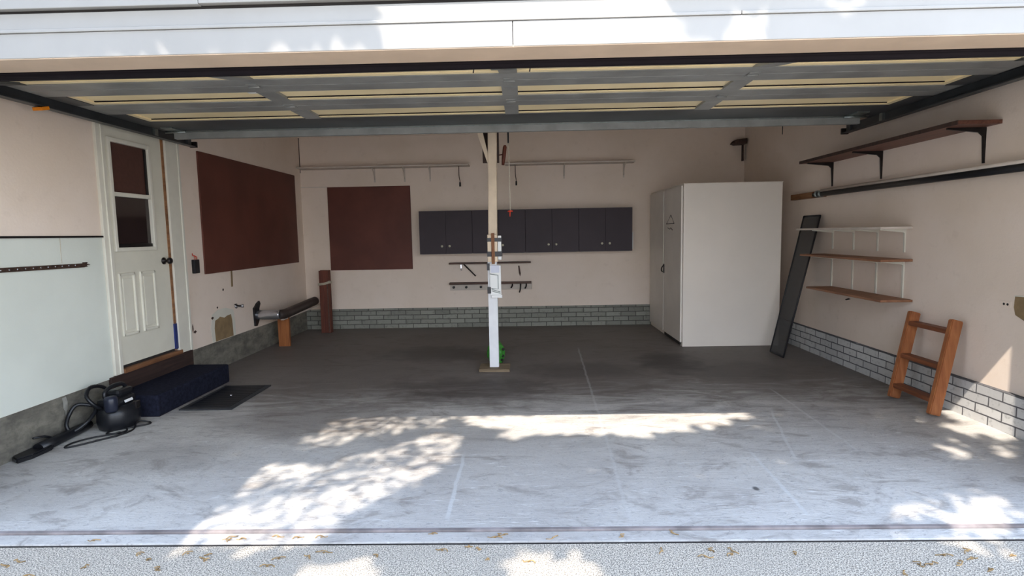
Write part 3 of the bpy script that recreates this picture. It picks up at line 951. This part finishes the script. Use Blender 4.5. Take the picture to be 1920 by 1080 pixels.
part_label(obj('paper_label', box(-.335, -.248, 5.716, 5.72, 1.01, 1.085), 'paper', t), 'pale paper label')
b = bmesh.new()
bm_tube(b, [(-.345, 5.715, 1.0), (-.262, 5.715, .985), (-.262, 5.715, .845), (-.33, 5.715, .85)], .004, 6)
bm_tube(b, [(-.325, 5.715, .84), (-.24, 5.715, .815)], .003, 6)
bm_tube(b, [(-.325, 5.715, .825), (-.24, 5.715, .80)], .003, 6)
part_label(obj('bracket_outline', b, 'galv', t), 'grey wire outline on the white board')
obj('foot_bracket', box(-.33, -.222, 5.705, 5.725, .755, .785, .004), 'white', t)
part_label(obj('back_board', box(-.40, -.232, 5.86, 5.90, 2.125, 2.62, .003), 'darkwood', t), 'dark board behind the post head')
b = bmesh.new()
bm_tube(b, [(-.24, 5.88, 2.20), (-.18, 5.88, 2.21)], .006, 6)
bm_tube(b, [(-.195, 5.88, 2.10), (-.185, 5.88, 2.18), (-.172, 5.88, 2.28), (-.17, 5.88, 2.30)], [.014, .020, .020, .012], 10)
part_label(obj('wooden_peg', b, 'redwood', t), 'red-brown peg on a rod')
o = struct('trim_20', box(XL, XR, 5.74, 5.86, 2.62, 2.93, .004), 'beam', 'beam carried by the central post', 'beam')

# green plastic thing behind the post foot
t = thing('plastic_bag', 'crumpled green plastic bag on the floor behind the white post', 'bag', (-.32, 6.02, 0))
b = bmesh.new()
bmesh.ops.create_icosphere(b, subdivisions=4, radius=1)
rr = random.Random(3)
ph = [rr.uniform(0, 6.28) for _ in range(9)]
for v in b.verts:
    c = v.co
    k = 1 + .10 * math.sin(5 * c.x + ph[0]) * math.sin(6 * c.z + ph[1]) + .08 * math.sin(9 * c.y + ph[2] + 4 * c.z) + .05 * math.sin(15 * c.z + ph[3]) * math.sin(13 * c.x + ph[4])
    v.co = Vector((-.315 + c.x * k * .092, 6.03 + c.y * k * .09, max(.0, .125 + c.z * k * .135)))
for f in b.faces:
    f.smooth = True
obj('bag', b, 'green', t)
for (x, z) in ((-.235, .17), (-.24, .10), (-.248, .055)):
    part_label(obj('dark_fold', lathe([(.012, 0), (.016, -.006), (.004, -.01)], (x, 5.978, z), 'Y', 8), 'gap', t), 'dark fold in the plastic')

# ------------------------------------------------------------------ raised garage door
t = thing('garage_door', 'raised sectional garage door with dark frame and tan panels overhead', 'garage door', (-.05, 3.9, 2.34))
DX0, DX1 = -3.11, 3.0
zb = 2.345
# bottom section droops in the curved part of the track
def slope_box(x0, x1, y0, y1, zlo0, zlo1, th):
    return prism([(y0, zlo0), (y1, zlo1), (y1, zlo1 + th), (y0, zlo0 + th)], 'X', x0, x1)
YB0 = 2.85
zz0, zz1 = 2.222, 2.345
obj('bottom_rail', box(DX0, DX1, 2.765, 2.85, 2.204, 2.29, .008), 'darkrail', t)
part_label(obj('bottom_seal', tube([(DX0, 2.79, 2.206), (-1.5, 2.79, 2.202), (.0, 2.79, 2.207), (1.5, 2.79, 2.203), (DX1, 2.79, 2.206)], .022, 10), 'rubber', t), 'black rubber bottom seal')
obj('panel_sheet', slope_box(DX0, DX1, YB0, 3.46, zz0 + .016, zz1 + .016, .012), 'panel', t)
obj('panel_sheet', box(DX0, DX1, 3.46, 4.15, zb + .016, zb + .028), 'panel', t)
obj('panel_sheet', box(DX0, DX1, 4.152, 5.0, zb + .016, zb + .028), 'panel', t)
rails = ((3.46, 3.597), (3.603, 3.75), (4.0, 4.147), (4.153, 4.30), (4.60, 4.985))
for (a, b_) in rails:
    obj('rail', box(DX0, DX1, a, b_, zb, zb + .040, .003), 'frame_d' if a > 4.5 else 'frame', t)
# unpainted stops along the far edge of each panel
for yf in (3.46, 4.0, 4.6):
    b = bmesh.new()
    bm_box(b, DX0 + .1, DX1 - .1, yf - .045, yf - .002, zb + .004, zb + .017, .001)
    part_label(obj('panel_stop', b, 'panel', t), 'tan stop strip along the panel')
    if yf > 3.5:
        part_label(obj('seal_line', box(DX0 + .1, DX1 - .1, yf - .058, yf - .046, zb + .010, zb + .017), 'rubber', t), 'black line along the panel edge')
gaps = ((YB0, 3.46), (3.75, 4.0), (4.30, 4.60))
for (a, b_) in gaps:
    for (x0, x1) in ((DX0, DX0 + .13), (-1.72, -1.595), (-.125, -.02), (1.36, 1.48), (DX1 - .13, DX1)):
        if a < 3:
            bb = slope_box(x0, x1, a, b_, zz0, zz1, .017)
        else:
            bb = box(x0, x1, a, b_, zb - .001, zb + .017)
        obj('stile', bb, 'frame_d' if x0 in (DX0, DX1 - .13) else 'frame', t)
    for xx, s in ((DX0 + .13, 1), (DX1 - .13, -1)):
        if a > 3:
            part_label(obj('side_stop', box(xx, xx + .045 * s, a, b_ - .04, zb + .004, zb + .017, .001), 'panel', t), 'tan stop at the panel end')
obj('strut', box(DX0 + .08, DX1 - .12, 4.985, 5.03, 2.278, zb + .03, .003), 'frame', t)
obj('strut_lip', box(DX0 + .08, DX1 - .12, 4.976, 4.986, zb - .014, zb - .006), 'galv', t)
# lock plate and hooks at the middle of the bottom section
part_label(obj('lock_plate', slope_box(-.155, -.02, 2.90, 3.12, 2.222, 2.270, .02), 'galv', t), 'grey lock plate')
for x in (-.235, .045):
    b = bmesh.new()
    bm_tube(b, [(x - .03, 2.90, 2.226), (x + .005, 2.90, 2.226), (x, 2.905, 2.200)], .004, 6)
    obj('hook', b, 'iron', t)
for (x, y) in ((-.07, 3.6), (-.07, 4.15), (-1.66, 3.6), (-1.66, 4.15), (1.42, 3.6), (1.42, 4.15)):
    b = bmesh.new()
    bm_box(b, x - .035, x + .035, y - .045, y + .045, zb - .004, zb + .001, .001)
    bm_tube(b, [(x - .035, y, zb - .006), (x + .035, y, zb - .006)], .007, 8)
    obj('hinge', b, 'frame', t)
for x in (DX0 + .13, DX1 - .2):
    b = bmesh.new()
    bm_box(b, x - .05, x + .05, 4.80, 5.02, zb - .012, zb + .002, .002)
    bm_tube(b, [(x - .09, 4.93, zb - .02), (x + .09, 4.93, zb - .02)], .010, 8)
    obj('top_fixture', b, 'galv', t)
part_label(obj('sticker', box(-1.80, -1.70, 3.79, 3.83, zb + .012, zb + .0158), 'white', t), 'small white sticker')

# horizontal tracks
def track(label, x, s, y1):
    t = thing('door_track', label, 'track', (x, 4.0, 2.3))
    b = bmesh.new()
    bm_prism(b, [(x - .03 * s, 2.295), (x + .03 * s, 2.295), (x + .03 * s, 2.38), (x + .024 * s, 2.38), (x + .024 * s, 2.302), (x - .03 * s, 2.302)], 'Y', 2.78, y1)
    obj('channel', b, 'frame_d', t)
    b = bmesh.new()
    bm_box(b, x - .035 * s, x + .04 * s, 3.3, y1 - .35, 2.375, 2.42, .002)
    obj('angle_iron', b, 'frame_d', t)
    for yy_, w in ((y1 - .06, .03), (y1 - .55, .022)):
        b = bmesh.new()
        bm_box(b, x + .0 * s, x + .035 * s, yy_ - w, yy_ + w, 2.30, ZC, .002)
        obj('hanger', b, 'galv' if w < .03 else 'frame_d', t)
    b = bmesh.new()
    bm_box(b, x - .03, x + .035, y1 - .012, y1 + .012, 2.29, 2.345, .002)
    obj('stop_bolt', b, 'metal', t)
    return t
track('dark horizontal track of the garage door along the left wall', -3.19, -1, 5.55)
track('dark horizontal track of the garage door along the right wall', 3.09, 1, 5.60)
o = obj('reflective_tag', box(-3.20, -3.14, 3.74, 3.81, 2.270, 2.292, .002, Matrix.Rotation(.3, 3, 'X')), 'orange')
tag(o, 'bright orange tag on the left door track', 'tag')
# opener rail and release cord
o = obj('opener_rail', box(-.145, -.095, 2.75, 6.9, 2.64, 2.68, .004), 'galv')
t = thing('release_cord', 'thin red-handled release cord hanging right of the post', 'cord', (-.125, 5.5, 1.57))
obj('trolley_arm', box(-.135, -.120, 5.48, 5.52, 2.26, 2.66, .003), 'black', t)
obj('cord', tube(curve_pts([(-.126, 5.5, 2.27), (-.122, 5.5, 2.0), (-.120, 5.5, 1.6)], 5), .0035, 6), 'twine', t)
b = bmesh.new()
bm_tube(b, [(-.145, 5.5, 1.612), (-.12, 5.5, 1.62), (-.095, 5.5, 1.615)], [.006, .010, .006], 8)
bm_tube(b, [(-.122, 5.5, 1.62), (-.124, 5.5, 1.565)], [.008, .004], 8)
part_label(obj('handle', b, 'redplastic', t), 'red pull handle')
tag(o, 'steel opener rail overhead along the garage centre', 'rail')
o = obj('hanging_wire', tube([(2.86, 6.4, 2.94), (2.86, 6.4, 2.43)], .005, 6), 'iron')
tag(o, 'short dark wire hanging near the right door track', 'wire')

# ------------------------------------------------------------------ dry leaf litter on the driveway
litter = random.Random(11)
spots = []
for (cx, cy, sx_, sy_, n) in ((-1.9, 2.32, .5, .12, 10), (-1.0, 2.36, .5, .10, 7), (-.2, 2.40, .4, .1, 6), (.6, 2.40, .5, .1, 5), (1.5, 2.26, .4, .08, 5), (-1.5, 2.51, .9, .02, 7), (-.2, 2.52, .6, .02, 7), (1.9, 2.3, .25, .1, 4)):
    for _ in range(n):
        spots.append((litter.gauss(cx, sx_ * .6), litter.gauss(cy, sy_ * .6)))
for (x, y) in spots:
    y = min(y, 2.55)
    z = -.012 if y < 2.46 else -.008
    if 2.455 < y < 2.485:
        y = 2.50; z = -.008
    a = litter.uniform(0, 6.28)
    L = litter.uniform(.03, .085)
    pts = []
    for k in range(5):
        s_ = (k / 4 - .5) * L
        w = litter.uniform(-.014, .014)
        pts.append((x + math.cos(a) * s_ - math.sin(a) * w, y + (math.sin(a) * s_ + math.cos(a) * w) * .6, z + .003 + (.006 if k in (1, 2) else 0)))
    b = tube(curve_pts(pts, 3), .0024, 5)
    bb = bm_prism(b, [(x - .005, y - .003), (x + .006, y - .002), (x + .003, y + .004), (x - .004, y + .004)], 'Z', z + .0005, z + .004)
    o = obj('dry_leaf', bb, 'straw')
    tag(o, 'tiny curled tan dry leaf lying at the front edge of the concrete', 'leaf', 'dry leaves before the threshold')

# ------------------------------------------------------------------ outside, behind the photographer: what shades the doorway
t = thing('added_shade_roof', 'added unseen brown roof that casts the left shadow edge', 'roof', (-4.6, -4.0, 0))  # unseen wall and roof, added to cast the left edge of the shade
obj('wall', box(-8.2, -5.6, -9, -.6, -.02, 4.6), 'siding', t)
obj('roof', box(-8.4, -3.02, -9.3, -.30, 4.6, 4.8, .01), 'roofing', t)

KX, KY = .38 / 1.30, 1 / 1.30
def inpoly(x, y, poly):
    c = False
    n = len(poly)
    for i in range(n):
        x0, y0 = poly[i]; x1, y1 = poly[(i + 1) % n]
        if (y0 > y) != (y1 > y) and x < (x1 - x0) * (y - y0) / (y1 - y0) + x0:
            c = not c
    return c
# openings in the crown, given where their light falls
CLEAR = [
    [(-.50, 4.10), (-.1, 3.72), (.4, 3.80), (.85, 3.72), (1.3, 3.95), (1.75, 4.08), (1.78, 4.30), (-.55, 4.30)],
    [(.02, 4.30), (1.32, 4.30), (1.36, 4.85), (.10, 4.85)],
    [(1.83, 4.17), (2.02, 4.17), (2.0, 4.27), (1.85, 4.26)],
    [(3.08, 3.60), (3.7, 3.60), (3.7, 4.75), (3.08, 4.6)],
    [(-1.15, 1.75), (-.62, 1.75), (-.58, 2.42), (-1.0, 2.36)],
    [(-.12, 1.75), (.35, 1.75), (.30, 2.44), (-.1, 2.46)],
]
# thin places: the share of leaves kept there
THIN = [
    ([(-1.75, 2.66), (-1.1, 3.03), (-.75, 3.38), (-.58, 3.75), (-.85, 3.62), (-1.2, 3.28), (-1.75, 2.86)], 1.0),
    ([(-1.85, 2.38), (-1.85, 3.38), (-1.25, 3.45), (-.6, 3.98), (-.40, 3.85), (-.40, 3.40), (-.80, 2.78), (-.95, 2.35)], .36),
    ([(-1.6, 3.5), (-.6, 3.98), (-.5, 4.30), (-1.5, 4.34)], .75),
]
DAPPLE = [
    ([(1.62, 2.38), (2.25, 2.30), (2.55, 2.72), (2.40, 2.98), (1.9, 2.98)], .95),
    ([(2.3, 4.1), (2.9, 4.0), (2.9, 4.3), (2.3, 4.3)], .5),
    ([(2.85, 3.45), (3.1, 3.4), (3.1, 4.25), (2.9, 4.2)], .8),
    ([(2.5, 3.3), (3.05, 3.25), (3.05, 3.75), (2.6, 3.65)], .75),
    ([(1.0, 3.7), (1.8, 3.8), (1.8, 4.1), (1.1, 3.95)], .45),
    ([(1.32, 4.30), (2.2, 4.30), (2.2, 4.85), (1.32, 4.85)], .6),
]
def crown(label, tx, ty, x0, x1, y0, y1, n, seed, zlo, zhi):
    rr = random.Random(seed)
    t = thing('shade_tree', label, 'tree', (tx, ty, -.012))
    b = bmesh.new()
    bm_tube(b, curve_pts([(tx, ty, -.02), (tx + .05, ty, 1.5), (tx - .05, ty + .1, 3.2), (tx, ty + .05, 5.0), (tx + .1, ty + .3, 6.6)], 5), [.20 - .005 * i for i in range(21)], 12)
    obj('trunk', b, 'bark', t)
    b = bmesh.new()
    for i in range(n):
        fx, fy = rr.uniform(x0, x1), rr.uniform(y0, y1)
        jx, jy = fx + rr.gauss(0, .035), fy + rr.gauss(0, .035)
        if any(inpoly(jx, jy, p) for p in CLEAR):
            continue
        thin = [kp for p, kp in THIN if inpoly(jx, jy, p)]
        if thin and rr.random() > thin[0]:
            continue
        skip = False
        for p, pr in DAPPLE:
            if inpoly(jx, jy, p):
                # clumps, not salt and pepper
                c = math.sin(fx * 31 + math.sin(fy * 23) * 2) * math.sin(fy * 37 + math.sin(fx * 17) * 2)
                if c > (.5 - pr) * 1.3:
                    skip = True
        if skip:
            continue
        z = rr.uniform(zlo, zhi)
        p = Vector((fx - KX * z, fy - KY * z, z))
        s_ = rr.uniform(.05, .09) if not thin else rr.uniform(.025, .038)
        u = Vector((rr.gauss(0, 1), rr.gauss(0, 1), rr.gauss(0, .35))).normalized()
        w = u.cross(Vector((rr.gauss(0, .4), rr.gauss(0, .4), 1))).normalized()
        vs = [b.verts.new(p + u * s_ * 1.25), b.verts.new(p + w * s_ * .62), b.verts.new(p - u * s_ * 1.25), b.verts.new(p - w * s_ * .62)]
        b.faces.new(vs)
    obj('foliage', b, 'leaf', t)
crown('leafy tree on the driveway, outside behind the photographer', 1.1, -3.3, -3.7, 4.6, 1.75, 4.75, 28000, 5, 5.6, 7.4)
